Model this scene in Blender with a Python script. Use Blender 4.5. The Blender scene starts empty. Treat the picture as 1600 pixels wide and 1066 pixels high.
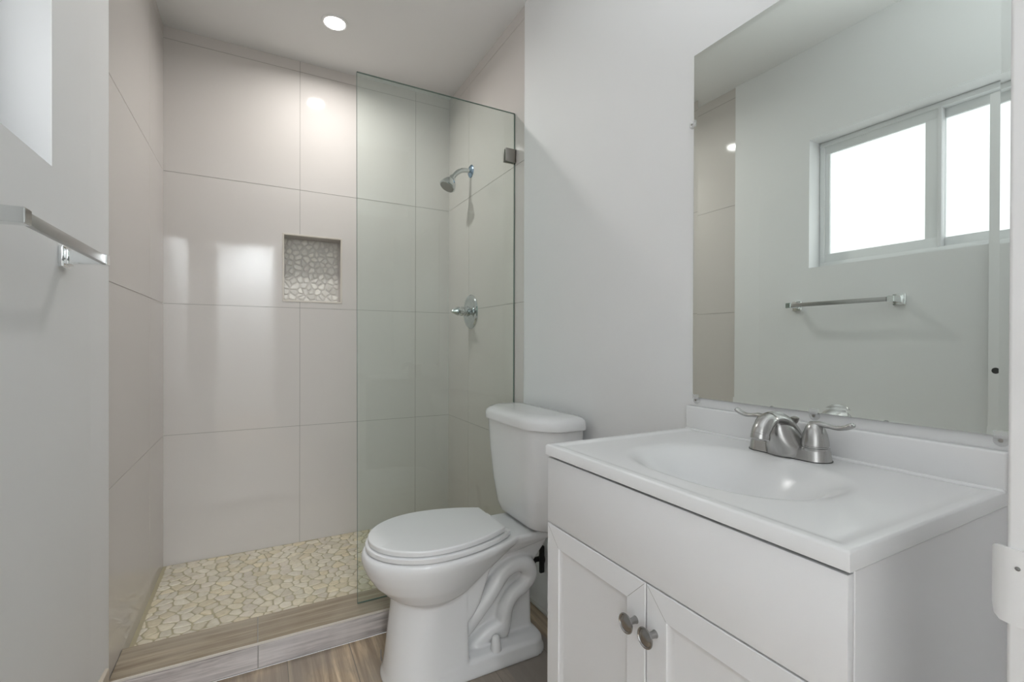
import bpy, bmesh, math, random
from mathutils import Vector, Matrix
from math import sin, cos, pi, radians, sqrt

random.seed(7)
scene = bpy.context.scene
col = scene.collection

# ------------------------------------------------------------------ camera
H = 1.081
def make_camera():
    f_px, yaw, pitch, roll = 733.62, radians(28.362), radians(-0.2143), radians(0.169)
    R = Vector((cos(yaw), -sin(yaw), 0)); F = Vector((sin(yaw), cos(yaw), 0)); U = Vector((0, 0, 1))
    F2 = F * cos(pitch) + U * sin(pitch)
    D2 = -U * cos(pitch) + F * sin(pitch)
    R3 = R * cos(roll) - D2 * sin(roll)
    D3 = R * sin(roll) + D2 * cos(roll)
    m = Matrix((R3, -D3, -F2)).transposed().to_4x4()
    m.translation = Vector((0, 0, H))
    cd = bpy.data.cameras.new('camera')
    cd.sensor_width = 36.0
    cd.lens = f_px * 36.0 / 1600.0
    cd.shift_y = (538.18 - 533.0) / 1600.0
    cd.clip_start = 0.02
    c = bpy.data.objects.new('camera', cd)
    c.matrix_world = m
    col.objects.link(c)
    scene.camera = c
make_camera()

# ------------------------------------------------------------------ light, exposure
EXPOSURE = 0.26
scene.view_settings.view_transform = 'Standard'
scene.view_settings.look = 'None'
scene.view_settings.gamma = 1.0
scene.view_settings.use_curve_mapping = False
scene.view_settings.exposure = EXPOSURE
w = bpy.data.worlds.new('world'); scene.world = w; w.use_nodes = True
w.node_tree.nodes['Background'].inputs[0].default_value = (0.9, 0.95, 1.0, 1)
w.node_tree.nodes['Background'].inputs[1].default_value = 1.0

WINDOW_STRENGTH = 0.7
POWER = dict(shower=5.0, hall=98.0, bounce=40.0)
def add_lamp(name, kind, loc, power, colour, aim=None, **kw):
    l = bpy.data.lights.new(name, kind); l.energy = power; l.color = colour
    for k, v in kw.items(): setattr(l, k, v)
    o = bpy.data.objects.new(name, l); o.location = loc
    if aim is not None: o.rotation_euler = (Vector(aim) - Vector(loc)).to_track_quat('-Z', 'Y').to_euler()
    col.objects.link(o); return o
# the recessed light in the shower, then two added unseen fills, in the passage and up at the ceiling
add_lamp('shower_lamp', 'AREA', (0.3035, 2.262, 2.521), POWER['shower'], (1.0, 0.985, 0.965), shape='DISK', size=0.085, spread=radians(165))
add_lamp('hall_fill', 'AREA', (0.0, -2.1, 2.50), POWER['hall'], (0.915, 0.965, 1.0), shape='DISK', size=0.80)
add_lamp('bounce_fill', 'SPOT', (0.25, 0.32, 1.45), POWER['bounce'], (0.915, 0.965, 1.0), aim=(0.42, 0.30, 2.53), spot_size=radians(125), spot_blend=1.0, shadow_soft_size=0.12)

# ------------------------------------------------------------------ materials
def new_mat(name):
    m = bpy.data.materials.new(name); m.use_nodes = True
    nt = m.node_tree; b = nt.nodes['Principled BSDF']
    return m, nt, b
def plain(name, rgb, rough=0.5, metal=0.0, spec=0.5, coat=0.0, noise=0.0, nscale=8.0, bump=0.0, bscale=60.0):
    m, nt, b = new_mat(name)
    b.inputs['Base Color'].default_value = (*rgb, 1); b.inputs['Roughness'].default_value = rough
    b.inputs['Metallic'].default_value = metal; b.inputs['Specular IOR Level'].default_value = spec
    b.inputs['Coat Weight'].default_value = coat; b.inputs['Coat Roughness'].default_value = 0.03
    tc = nt.nodes.new('ShaderNodeTexCoord')
    if noise:
        n = nt.nodes.new('ShaderNodeTexNoise'); n.inputs['Scale'].default_value = nscale; n.inputs['Detail'].default_value = 4
        nt.links.new(tc.outputs['Object'], n.inputs['Vector'])
        r = nt.nodes.new('ShaderNodeMix'); r.data_type = 'RGBA'
        r.inputs[6].default_value = (*[c * (1 - noise) for c in rgb], 1); r.inputs[7].default_value = (*[min(1, c * (1 + noise)) for c in rgb], 1)
        nt.links.new(n.outputs['Fac'], r.inputs[0]); nt.links.new(r.outputs[2], b.inputs['Base Color'])
    if bump:
        n = nt.nodes.new('ShaderNodeTexNoise'); n.inputs['Scale'].default_value = bscale; n.inputs['Detail'].default_value = 5
        nt.links.new(tc.outputs['Object'], n.inputs['Vector'])
        u = nt.nodes.new('ShaderNodeBump'); u.inputs['Strength'].default_value = bump; u.inputs['Distance'].default_value = 0.002
        nt.links.new(n.outputs['Fac'], u.inputs['Height']); nt.links.new(u.outputs['Normal'], b.inputs['Normal'])
    return m

M = {}
M['paint'] = plain('white_wall_paint', (0.86, 0.86, 0.858), 0.55, spec=0.3, noise=0.01, nscale=3, bump=0.12, bscale=45)
M['ceiling'] = plain('white_ceiling_paint', (0.86, 0.86, 0.855), 0.7, spec=0.2, bump=0.1, bscale=60)
M['tile'] = plain('polished_beige_tile', (0.69, 0.652, 0.62), 0.06, spec=0.5, noise=0.015, nscale=2.5)
M['grout'] = plain('grey_grout', (0.36, 0.34, 0.31), 0.8)
M['porcelain'] = plain('white_porcelain', (0.84, 0.84, 0.84), 0.08, spec=0.5)
M['seat'] = plain('white_seat_plastic', (0.84, 0.84, 0.84), 0.2, spec=0.5)
M['marble'] = plain('white_cultured_marble', (0.85, 0.85, 0.85), 0.2, spec=0.35, noise=0.01, nscale=4)
M['cabinet'] = plain('white_cabinet_lacquer', (0.86, 0.86, 0.87), 0.38, spec=0.4)
M['nickel'] = plain('brushed_nickel', (0.47, 0.465, 0.455), 0.27, metal=1.0)
M['pewter'] = plain('aged_pewter', (0.36, 0.355, 0.35), 0.25, metal=1.0)
M['chrome'] = plain('polished_chrome', (0.86, 0.88, 0.88), 0.06, metal=1.0)
M['satin'] = plain('satin_dark_metal', (0.36, 0.345, 0.32), 0.35, metal=1.0)
M['aluminium'] = plain('white_aluminium', (0.90, 0.91, 0.91), 0.4)
M['film'] = plain('blue_filmed_chrome', (0.30, 0.42, 0.56), 0.25, metal=1.0)
M['valve'] = plain('shower_chrome', (0.62, 0.65, 0.66), 0.10, metal=1.0)
M['bar'] = plain('soft_chrome_bar', (0.52, 0.515, 0.51), 0.33, metal=1.0)
M['rubber'] = plain('black_rubber', (0.012, 0.012, 0.012), 0.5)
M['dark_gap'] = plain('dark_recess', (0.05, 0.05, 0.05), 0.8)
M['mirror'] = plain('silvered_mirror', (0.885, 0.935, 0.90), 0.0, metal=1.0)
M['mirror_edge'] = plain('mirror_glass_edge', (0.20, 0.25, 0.23), 0.2)
M['caulk'] = plain('white_caulk', (0.70, 0.68, 0.64), 0.6)
M['white_trim'] = plain('white_trim_paint', (0.86, 0.86, 0.86), 0.4)
M['niche_trim'] = plain('beige_metal_edge', (0.66, 0.61, 0.54), 0.35)
M['grey_mark'] = plain('grey_mark', (0.20, 0.21, 0.23), 0.5)
M['base_tile'] = plain('cream_base_tile', (0.68, 0.60, 0.50), 0.4, noise=0.08, nscale=20)

def emis(name, rgb, s):
    m, nt, b = new_mat(name)
    b.inputs['Base Color'].default_value = (0.9, 0.9, 0.9, 1); b.inputs['Roughness'].default_value = 0.4
    b.inputs['Emission Color'].default_value = (*rgb, 1); b.inputs['Emission Strength'].default_value = s
    return m
M['frosted'] = emis('frosted_daylit_glass', (0.93, 0.97, 1.0), WINDOW_STRENGTH)
M['led'] = emis('led_diffuser', (1.0, 0.97, 0.93), 9.0)

def thin_glass(name, tint, refl=1.0, rough=0.0):
    m = bpy.data.materials.new(name); m.use_nodes = True; nt = m.node_tree; nt.nodes.clear()
    out = nt.nodes.new('ShaderNodeOutputMaterial'); t = nt.nodes.new('ShaderNodeBsdfTransparent'); g = nt.nodes.new('ShaderNodeBsdfGlossy')
    t.inputs[0].default_value = (*tint, 1); g.inputs['Color'].default_value = (0.9, 1.0, 0.95, 1); g.inputs['Roughness'].default_value = rough
    fr = nt.nodes.new('ShaderNodeFresnel'); fr.inputs[0].default_value = 1.45
    mu = nt.nodes.new('ShaderNodeMath'); mu.operation = 'MULTIPLY'; mu.inputs[1].default_value = refl
    nt.links.new(fr.outputs[0], mu.inputs[0])
    mx = nt.nodes.new('ShaderNodeMixShader'); nt.links.new(mu.outputs[0], mx.inputs[0])
    nt.links.new(t.outputs[0], mx.inputs[1]); nt.links.new(g.outputs[0], mx.inputs[2]); nt.links.new(mx.outputs[0], out.inputs[0])
    return m
M['glass'] = thin_glass('green_tinted_glass', (0.94, 0.972, 0.958), 0.8)
M['glass_edge'] = plain('dark_green_glass_edge', (0.16, 0.22, 0.19), 0.15)
def clear_plastic(name):
    m = bpy.data.materials.new(name); m.use_nodes = True; nt = m.node_tree; b = nt.nodes['Principled BSDF']
    b.inputs['Base Color'].default_value = (0.9, 0.9, 0.9, 1); b.inputs['Roughness'].default_value = 0.15; b.inputs['Alpha'].default_value = 0.28
    return m
M['clear'] = clear_plastic('clear_plastic')

def ramp(nt, stops):
    r = nt.nodes.new('ShaderNodeValToRGB'); e = r.color_ramp.elements
    e[0].position, e[0].color = stops[0][0], (*stops[0][1], 1)
    e[1].position, e[1].color = stops[-1][0], (*stops[-1][1], 1)
    for p_, c_ in stops[1:-1]:
        k = e.new(p_); k.color = (*c_, 1)
    return r
def mixrgb(nt, a, b, fac, mode='MIX'):
    n = nt.nodes.new('ShaderNodeMix'); n.data_type = 'RGBA'; n.blend_type = mode
    for s, v in ((0, fac), (6, a), (7, b)):
        if hasattr(v, 'is_linked'): nt.links.new(v, n.inputs[s])
        elif isinstance(v, tuple): n.inputs[s].default_value = (*v, 1)
        else: n.inputs[s].default_value = v
    return n.outputs[2]

def wood(name, along, light, dark, grey, plank=None, off=(0, 0, 0)):
    """wood-look porcelain plank; grain runs along axis 'x' or 'y'."""
    m, nt, b = new_mat(name)
    b.inputs['Roughness'].default_value = 0.42; b.inputs['Specular IOR Level'].default_value = 0.4
    tc = nt.nodes.new('ShaderNodeTexCoord')
    mp = nt.nodes.new('ShaderNodeMapping'); mp.inputs['Location'].default_value = off
    if along == 'y': mp.inputs['Rotation'].default_value = (0, 0, radians(-90))
    nt.links.new(tc.outputs['Object'], mp.inputs[0]); V = mp.outputs[0]
    pr = None
    if plank:
        br = nt.nodes.new('ShaderNodeTexBrick'); br.offset = 0.37
        br.inputs['Color1'].default_value = (0, 0, 0, 1); br.inputs['Color2'].default_value = (1, 1, 1, 1); br.inputs['Mortar'].default_value = (0.5, 0.5, 0.5, 1)
        br.inputs['Scale'].default_value = 1; br.inputs['Mortar Size'].default_value = 0.0012; br.inputs['Mortar Smooth'].default_value = 0.2
        br.inputs['Brick Width'].default_value = plank[0]; br.inputs['Row Height'].default_value = plank[1]
        nt.links.new(V, br.inputs['Vector']); pr = br
    # grain: stretched noise, plus wavy cathedral figure
    st = nt.nodes.new('ShaderNodeMapping'); st.inputs['Scale'].default_value = (2.5, 42, 42); nt.links.new(V, st.inputs[0])
    if pr:  # shift the figure per plank
        ad = nt.nodes.new('ShaderNodeVectorMath'); ad.operation = 'MULTIPLY_ADD'
        ad.inputs[1].default_value = (7, 3, 5); nt.links.new(pr.outputs['Color'], ad.inputs[0]); nt.links.new(st.outputs[0], ad.inputs[2]); SV = ad.outputs[0]
    else: SV = st.outputs[0]
    n1 = nt.nodes.new('ShaderNodeTexNoise'); n1.inputs['Scale'].default_value = 1.4; n1.inputs['Detail'].default_value = 7; n1.inputs['Roughness'].default_value = 0.65; n1.inputs['Distortion'].default_value = 0.6
    nt.links.new(SV, n1.inputs['Vector'])
    wv = nt.nodes.new('ShaderNodeTexWave'); wv.bands_direction = 'Y'; wv.inputs['Scale'].default_value = 0.16; wv.inputs['Distortion'].default_value = 14; wv.inputs['Detail'].default_value = 3; wv.inputs['Detail Scale'].default_value = 0.35
    nt.links.new(SV, wv.inputs['Vector'])
    n2 = nt.nodes.new('ShaderNodeTexNoise'); n2.inputs['Scale'].default_value = 5; n2.inputs['Detail'].default_value = 3
    nt.links.new(V, n2.inputs['Vector'])
    r1 = ramp(nt, [(0.32, dark), (0.52, tuple((a + c) / 2 for a, c in zip(light, dark))), (0.68, light)]); nt.links.new(n1.outputs['Fac'], r1.inputs[0])
    mm = nt.nodes.new('ShaderNodeMath'); mm.operation = 'MULTIPLY'; mm.inputs[1].default_value = 0.55
    nt.links.new(wv.outputs['Fac'], mm.inputs[0])
    c = mixrgb(nt, r1.outputs[0], dark, mm.outputs[0])
    rr = ramp(nt, [(0.4, (0, 0, 0)), (0.62, (0.55, 0.55, 0.55))]); nt.links.new(n2.outputs['Fac'], rr.inputs[0])
    c = mixrgb(nt, c, grey, rr.outputs[0])
    if pr:
        sx = nt.nodes.new('ShaderNodeSeparateXYZ'); nt.links.new(tc.outputs['Object'], sx.inputs[0])
        ma = nt.nodes.new('ShaderNodeMath'); ma.operation = 'MULTIPLY_ADD'; ma.inputs[1].default_value = 1 / 3.2; ma.inputs[2].default_value = 0.5; nt.links.new(sx.outputs[0], ma.inputs[0])
        at = lambda x: x / 3.2 + 0.5
        pc = ramp(nt, [(0.0, (0.25,) * 3), (at(-0.286), (0.0,) * 3), (at(-0.086), (0.30,) * 3), (at(0.114), (0.05,) * 3), (at(0.314), (0.12,) * 3), (at(0.514), (0.70,) * 3), (at(0.714), (0.92,) * 3), (at(0.914), (0.15,) * 3), (1.0, (0.4,) * 3)])
        pc.color_ramp.interpolation = 'CONSTANT'; nt.links.new(ma.outputs[0], pc.inputs[0])
        c = mixrgb(nt, c, grey, pc.outputs[0])
        c = mixrgb(nt, c, (0.19, 0.17, 0.15), pr.outputs['Fac'])
    nt.links.new(c, b.inputs['Base Color'])
    u = nt.nodes.new('ShaderNodeBump'); u.inputs['Strength'].default_value = 0.25; u.inputs['Distance'].default_value = 0.0015
    nt.links.new(n1.outputs['Fac'], u.inputs['Height']); nt.links.new(u.outputs['Normal'], b.inputs['Normal'])
    return m
M['floor'] = wood('wood_look_floor_planks', 'y', (0.80, 0.63, 0.44), (0.31, 0.225, 0.155), (0.27, 0.24, 0.215), (1.2, 0.2), (0.03, -0.114, 0))
M['curb_top'] = wood('brown_wood_look_tile', 'x', (0.56, 0.475, 0.355), (0.26, 0.205, 0.145), (0.46, 0.40, 0.315))
M['curb_front'] = wood('grey_wood_look_tile', 'x', (0.80, 0.74, 0.71), (0.25, 0.22, 0.21), (0.66, 0.62, 0.61), None, (3, 1, 2))

def pebble_mat(name):
    m, nt, b = new_mat(name)
    b.inputs['Roughness'].default_value = 0.35
    a = nt.nodes.new('ShaderNodeVertexColor'); a.layer_name = 'Col'
    tc = nt.nodes.new('ShaderNodeTexCoord'); n = nt.nodes.new('ShaderNodeTexNoise'); n.inputs['Scale'].default_value = 60; n.inputs['Detail'].default_value = 4
    nt.links.new(tc.outputs['Object'], n.inputs['Vector'])
    r = ramp(nt, [(0.3, (0.86, 0.84, 0.80)), (0.7, (1, 1, 1))]); nt.links.new(n.outputs['Fac'], r.inputs[0])
    nt.links.new(mixrgb(nt, a.outputs[0], r.outputs[0], 1.0, 'MULTIPLY'), b.inputs['Base Color'])
    return m
M['pebble'] = pebble_mat('cream_pebbles')
M['pebble_grout'] = plain('yellowed_pebble_grout', (0.50, 0.445, 0.30), 0.7, noise=0.18, nscale=7)
M['niche_grout'] = plain('grey_pebble_grout', (0.64, 0.61, 0.57), 0.7, noise=0.08, nscale=9)

# ------------------------------------------------------------------ mesh helpers
def add_box(bm, x0, x1, y0, y1, z0, z1, bev=0.0, seg=2, mat=0):
    t = bmesh.new()
    bmesh.ops.create_cube(t, size=1.0)
    for v in t.verts:
        v.co = Vector(((x0 + x1) / 2 + v.co.x * (x1 - x0), (y0 + y1) / 2 + v.co.y * (y1 - y0), (z0 + z1) / 2 + v.co.z * (z1 - z0)))
    if bev: bmesh.ops.bevel(t, geom=t.edges[:], offset=bev, segments=seg, profile=0.5, affect='EDGES')
    merge(bm, t, mat)
def merge(bm, t, mat=None, mtx=None):
    if mtx is not None: bmesh.ops.transform(t, matrix=mtx, verts=t.verts[:])
    if mat is not None:
        for f in t.faces: f.material_index = mat
    me = bpy.data.meshes.new('tmp'); t.to_mesh(me); t.free(); bm.from_mesh(me); bpy.data.meshes.remove(me)
def quad(bm, pts, mat=0):
    f = bm.faces.new([bm.verts.new(p) for p in pts]); f.material_index = mat; return f
def loft(bm, secs, cap0=True, cap1=True, closed=True, mat=0):
    rings = [[bm.verts.new(p) for p in s] for s in secs]
    n = len(rings[0])
    for a, b in zip(rings, rings[1:]):
        for i in range(n if closed else n - 1):
            j = (i + 1) % n
            f = bm.faces.new((a[i], a[j], b[j], b[i])); f.material_index = mat
    if cap0: bm.faces.new(rings[0][::-1]).material_index = mat
    if cap1: bm.faces.new(rings[-1]).material_index = mat
def lathe(bm, prof, n=32, mtx=None, mat=0):
    """prof: (radius, height) along +Z; closed to the axis at the ends."""
    t = bmesh.new()
    secs = [[(max(r, 1e-5) * cos(2 * pi * i / n), max(r, 1e-5) * sin(2 * pi * i / n), h) for i in range(n)] for r, h in prof]
    loft(t, secs)
    merge(bm, t, mat, mtx)
def axis_mtx(origin, direction):
    q = Vector((0, 0, 1)).rotation_difference(Vector(direction).normalized())
    return Matrix.Translation(Vector(origin)) @ q.to_matrix().to_4x4()
def smooth_path(pts, n=6):
    P = [Vector(p) for p in pts]; out = []
    for i in range(len(P) - 1):
        p0, p1, p2, p3 = P[max(i - 1, 0)], P[i], P[i + 1], P[min(i + 2, len(P) - 1)]
        for k in range(n):
            t = k / n
            out.append(0.5 * ((2 * p1) + (p2 - p0) * t + (2 * p0 - 5 * p1 + 4 * p2 - p3) * t * t + (3 * p1 - p0 - 3 * p2 + p3) * t ** 3))
    out.append(P[-1]); return out
def lerp_list(vals, m):
    out = []
    for i in range(m):
        t = i / (m - 1) * (len(vals) - 1); k = min(int(t), len(vals) - 2); f = t - k
        out.append(vals[k] * (1 - f) + vals[k + 1] * f)
    return out
def tube(bm, pts, radii, n=16, smooth=6, side=None, radii2=None, mat=0):
    """sweep; side = reference direction for radii2 (elliptic section)."""
    P = smooth_path(pts, smooth) if smooth else [Vector(p) for p in pts]
    R = lerp_list(radii, len(P)) if len(radii) > 1 else [radii[0]] * len(P)
    R2 = lerp_list(radii2, len(P)) if radii2 else R
    t = bmesh.new(); secs = []; ref = Vector(side) if side else None; prev = None
    for i, p in enumerate(P):
        d = (P[min(i + 1, len(P) - 1)] - P[max(i - 1, 0)]).normalized()
        if ref is not None: u = (ref - d * ref.dot(d)).normalized()
        else:
            if prev is None:
                a = Vector((0, 0, 1)) if abs(d.z) < 0.9 else Vector((1, 0, 0)); u = (a - d * a.dot(d)).normalized()
            else: u = (prev - d * prev.dot(d)).normalized()
        prev = u; v = d.cross(u)
        secs.append([p + u * (R2[i] * cos(2 * pi * k / n)) + v * (R[i] * sin(2 * pi * k / n)) for k in range(n)])
    # rounded ends
    def cap(sec, p, d, r):
        return [[p + (q - p) * s + d * (r * h) for q in sec] for s, h in ((0.85, 0.35), (0.5, 0.6), (0.05, 0.68))]
    d0 = (P[0] - P[1]).normalized(); d1 = (P[-1] - P[-2]).normalized()
    secs = cap(secs[0], P[0], d0, min(R[0], R2[0]))[::-1] + secs + cap(secs[-1], P[-1], d1, min(R[-1], R2[-1]))
    loft(t, secs); bmesh.ops.recalc_face_normals(t, faces=t.faces[:]); merge(bm, t, mat)

def obj(name, bm, mats, parent=None, smooth=True, angle=35, recalc=True, label=None):
    if recalc: bmesh.ops.recalc_face_normals(bm, faces=bm.faces[:])
    me = bpy.data.meshes.new(name); bm.to_mesh(me); bm.free()
    for m in (mats if isinstance(mats, (list, tuple)) else [mats]): me.materials.append(M[m])
    if smooth:
        me.shade_smooth(); me.set_sharp_from_angle(angle=radians(angle))
    o = bpy.data.objects.new(name, me); col.objects.link(o)
    if parent is not None:
        o.parent = parent; o.matrix_parent_inverse = Matrix.Translation(-parent.location)
    if label: o['label'] = label
    return o
def tag(o, label, cat, group=None):
    o['label'] = label; o['category'] = cat
    if group: o['group'] = group
    return o
def thing(name, label, cat, loc, group=None):
    o = bpy.data.objects.new(name, None); o.location = loc; o.empty_display_size = 0.05; col.objects.link(o)
    return tag(o, label, cat, group)
def struct(o, label=None):
    o['kind'] = 'structure'
    if label: o['label'] = label
    return o
def BM(): return bmesh.new()

# ------------------------------------------------------------------ room dimensions
XL, XR, YB, ZC = -0.386, 1.005, 2.662, 2.5317
YE = 1.7475                     # where the drywall ends and the shower tile starts
YF = 0.137                      # inner face of the door wall
TILE, GAP = 0.61, 0.0022
ZJ = [0.037, 0.647, 1.257, 1.867, 2.477]
SF = 0.043                      # shower floor level

# floor, ceiling
b = BM(); add_box(b, -1.62, 1.4, -2.72, 1.757, -0.06, 0.0); struct(obj('floor', b, 'floor', smooth=False))
b = BM(); add_box(b, -1.62, 1.4, -2.72, 2.78, ZC, ZC + 0.1); struct(obj('ceiling', b, 'ceiling', smooth=False))

def feather(bm, x_wall, s, y0, y1, thick, back):
    """drywall corner bead: last stretch builds up towards the tile edge; s=+1 builds up to +x."""
    prof = [(y0, 0), (y0 + 0.012, thick * 0.12), (y0 + 0.06, thick * 0.55), (y1 - 0.012, thick), (y1 - 0.003, thick * 0.95), (y1, thick * 0.75)]
    for (ya, a), (yb_, c) in zip(prof, prof[1:]):
        quad(bm, [(x_wall + s * a, ya, 0), (x_wall + s * c, yb_, 0), (x_wall + s * c, yb_, ZC), (x_wall + s * a, ya, ZC)])
    quad(bm, [(x_wall + s * thick * 0.75, y1, 0), (x_wall + back, y1, 0), (x_wall + back, y1, ZC), (x_wall + s * thick * 0.75, y1, ZC)])

def tile_wall(bm, axis, fixed, sgn, u0, u1, uj, z0=0.0, z1=ZC, hole=None):
    """tiles standing 1.5 mm proud of the grout; axis 'x' or 'y' is the running axis; sgn = outward direction."""
    us = [u0] + [u for u in uj if u0 < u < u1] + [u1]
    zs = [z0] + [z for z in ZJ if z0 < z < z1] + [z1]
    def box(a0, a1, c0, c1, d0, d1, mat, bev):
        d0, d1 = min(d0, d1), max(d0, d1)
        if axis == 'x': add_box(bm, a0, a1, fixed + d0, fixed + d1, c0, c1, bev, 1, mat)
        else: add_box(bm, fixed + d0, fixed + d1, a0, a1, c0, c1, bev, 1, mat)
    def grout_rect(a0, a1, c0, c1): box(a0, a1, c0, c1, -sgn * 0.012, -sgn * 0.0012, 1, 0)
    if hole is None: grout_rect(u0, u1, z0, z1)
    else:
        h0, h1, g0, g1 = hole
        for r in ((u0, h0, z0, z1), (h1, u1, z0, z1), (h0, h1, z0, g0), (h0, h1, g1, z1)): grout_rect(*r)
    for a0, a1 in zip(us, us[1:]):
        for c0, c1 in zip(zs, zs[1:]):
            A0 = a0 + (GAP / 2 if a0 > u0 else 0); A1 = a1 - (GAP / 2 if a1 < u1 else 0)
            C0 = c0 + (GAP / 2 if c0 > z0 else 0); C1 = c1 - (GAP / 2 if c1 < z1 else 0)
            rects = [(A0, A1, C0, C1)]
            if hole:
                h0, h1, g0, g1 = hole
                if not (A1 <= h0 or A0 >= h1 or C1 <= g0 or C0 >= g1):
                    rects = []
                    if A0 < h0: rects.append((A0, h0, C0, C1))
                    if A1 > h1: rects.append((h1, A1, C0, C1))
                    m0, m1 = max(A0, h0), min(A1, h1)
                    if C0 < g0: rects.append((m0, m1, C0, g0))
                    if C1 > g1: rects.append((m0, m1, g1, C1))
            for r in rects: box(*r, -sgn * 0.010, 0.0, 0, 0)

# left wall with its window opening
WY0, WY1, WZ0, WZ1, WD = 0.42, 1.342, 1.452, 2.080, 0.10
b = BM()
def rect_x(x, y0, y1, z0, z1): quad(b, [(x, y0, z0), (x, y1, z0), (x, y1, z1), (x, y0, z1)])
yw = YE - 0.145
for r in ((YF - 0.117, WY0, 0, ZC), (WY1, yw, 0, ZC), (WY0, WY1, 0, WZ0), (WY0, WY1, WZ1, ZC)): rect_x(XL, *r)
feather(b, XL, 1, yw, YE, 0.006, -0.03)
xo = XL - 0.16
quad(b, [(XL, WY0, WZ0), (xo, WY0, WZ0), (xo, WY1, WZ0), (XL, WY1, WZ0)])
quad(b, [(XL, WY0, WZ1), (xo, WY0, WZ1), (xo, WY1, WZ1), (XL, WY1, WZ1)])
quad(b, [(XL, WY0, WZ0), (xo, WY0, WZ0), (xo, WY0, WZ1), (XL, WY0, WZ1)])
quad(b, [(XL, WY1, WZ0), (xo, WY1, WZ0), (xo, WY1, WZ1), (XL, WY1, WZ1)])
add_box(b, xo - 0.02, xo, YF - 0.117, YE + 0.05, 0, WZ0); add_box(b, xo - 0.02, xo, YF - 0.117, YE + 0.05, WZ1, ZC)
add_box(b, xo - 0.02, xo, YF - 0.117, WY0, WZ0, WZ1); add_box(b, xo - 0.02, xo, WY1, YE + 0.05, WZ0, WZ1)
wl = struct(obj('wall_left', b, 'paint', smooth=False, recalc=False))
b = BM(); tile_wall(b, 'y', XL, 1, YE, YB + 0.001, [2.3595])
struct(obj('tile_cladding', b, ['tile', 'grout'], wl, smooth=False, label='glossy beige tile at the shower end of the left wall'))

# right wall
b = BM(); rect_x(XR, -0.31, YE - 0.115, 0, ZC)
feather(b, XR, -1, YE - 0.115, YE, 0.006, 0.03)
add_box(b, XR + 0.04, XR + 0.1, -0.30, YB + 0.1, 0, ZC)
wr = struct(obj('wall_right', b, 'paint', smooth=False, recalc=False))
b = BM(); tile_wall(b, 'y', XR, -1, YE, YB + 0.001, [2.3595])
struct(obj('tile_cladding', b, ['tile', 'grout'], wr, smooth=False, label='glossy beige tile at the shower end of the right wall'))

# back wall, with the niche hole
NX0, NX1, NZ0, NZ1, ND = 0.112, 0.3905, 1.2935, 1.632, 0.09
b = BM(); tile_wall(b, 'x', YB, -1, XL, XR, [0.188, 0.80], hole=(NX0, NX1, NZ0, NZ1))
struct(obj('wall_back', b, ['tile', 'grout'], smooth=False))

# door wall and the passage behind the camera
b = BM()
add_box(b, 0.5185, 0.56, 0.02, YF, 0, ZC, 0); add_box(b, 0.56, XR + 0.1, -0.36, -0.30, 0, ZC, 0); add_box(b, -0.50, -0.378, 0.02, YF, 0, ZC); add_box(b, -0.378, 0.5185, 0.02, YF, 2.04, ZC); add_box(b, 0.56, XR, 0.02, YF, 2.04, ZC)  # wall right of the jamb set back, shaped so light reaches the vanity side
struct(obj('wall_front', b, 'paint', smooth=False))
b = BM(); add_box(b, 0.166, 1.4, -2.6, -0.6, 0, ZC); struct(obj('wall_hall_right', b, 'paint', smooth=False))
b = BM(); add_box(b, -1.6, 0.166, -2.7, -2.6, 0, ZC); struct(obj('wall_hall_back', b, 'paint', smooth=False))
b = BM(); add_box(b, -1.62, -1.5, -2.6, 0.02, 0, ZC); struct(obj('wall_hall_left', b, 'paint', smooth=False))
b = BM(); add_box(b, -1.5, -0.50, 0.02, YF, 0, ZC); struct(obj('wall_hall_front', b, 'paint', smooth=False))
b = BM(); add_box(b, 1.12, 1.4, -0.6, 0.3, 0, ZC); struct(obj('wall_hall_side', b, 'paint', smooth=False))

# door jamb at the right edge of the view
b = BM(); add_box(b, 0.5175, 0.5325, 0.018, 0.1395, 0, 2.04, 0.003, 3)
add_box(b, 0.5075, 0.5175, 0.018, 0.085, 0, 2.04, 0.002, 2)
struct(obj('trim_1', b, 'white_trim'))
# strike plate (curled lip reaching past the jamb into the room)
sp = BM()
zt, zb = 0.9215, 0.8625
prof = [(0.5155, 0.085), (0.5155, 0.131), (0.5162, 0.1385), (0.5182, 0.1435), (0.5215, 0.1475), (0.526, 0.150)]
sec = []
for i, (x, y) in enumerate(prof):
    k = max(0, i - 3) / 2.0; c = 0.010 * k ** 2
    sec.append([(x, y, zb + c), (x, y, zt - c * 0.4), (x + 0.0022, y - 0.0004 * i, zt - c * 0.4), (x + 0.0022, y - 0.0004 * i, zb + c)])
loft(sp, sec)
strike = tag(obj('strike_plate', sp, 'white_trim', angle=50), 'white curved strike plate on the door jamb at the right picture edge', 'strike plate')
h = BM(); lathe(h, [(0, 0.0002), (0.0017, 0.0004), (0.0015, 0.0009), (0, 0.0011)], 12, axis_mtx((0.5155, 0.1325, 0.9075), (-1, 0, 0)))
obj('screw', h, 'pewter', strike, label='dark grey screw head')

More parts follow.
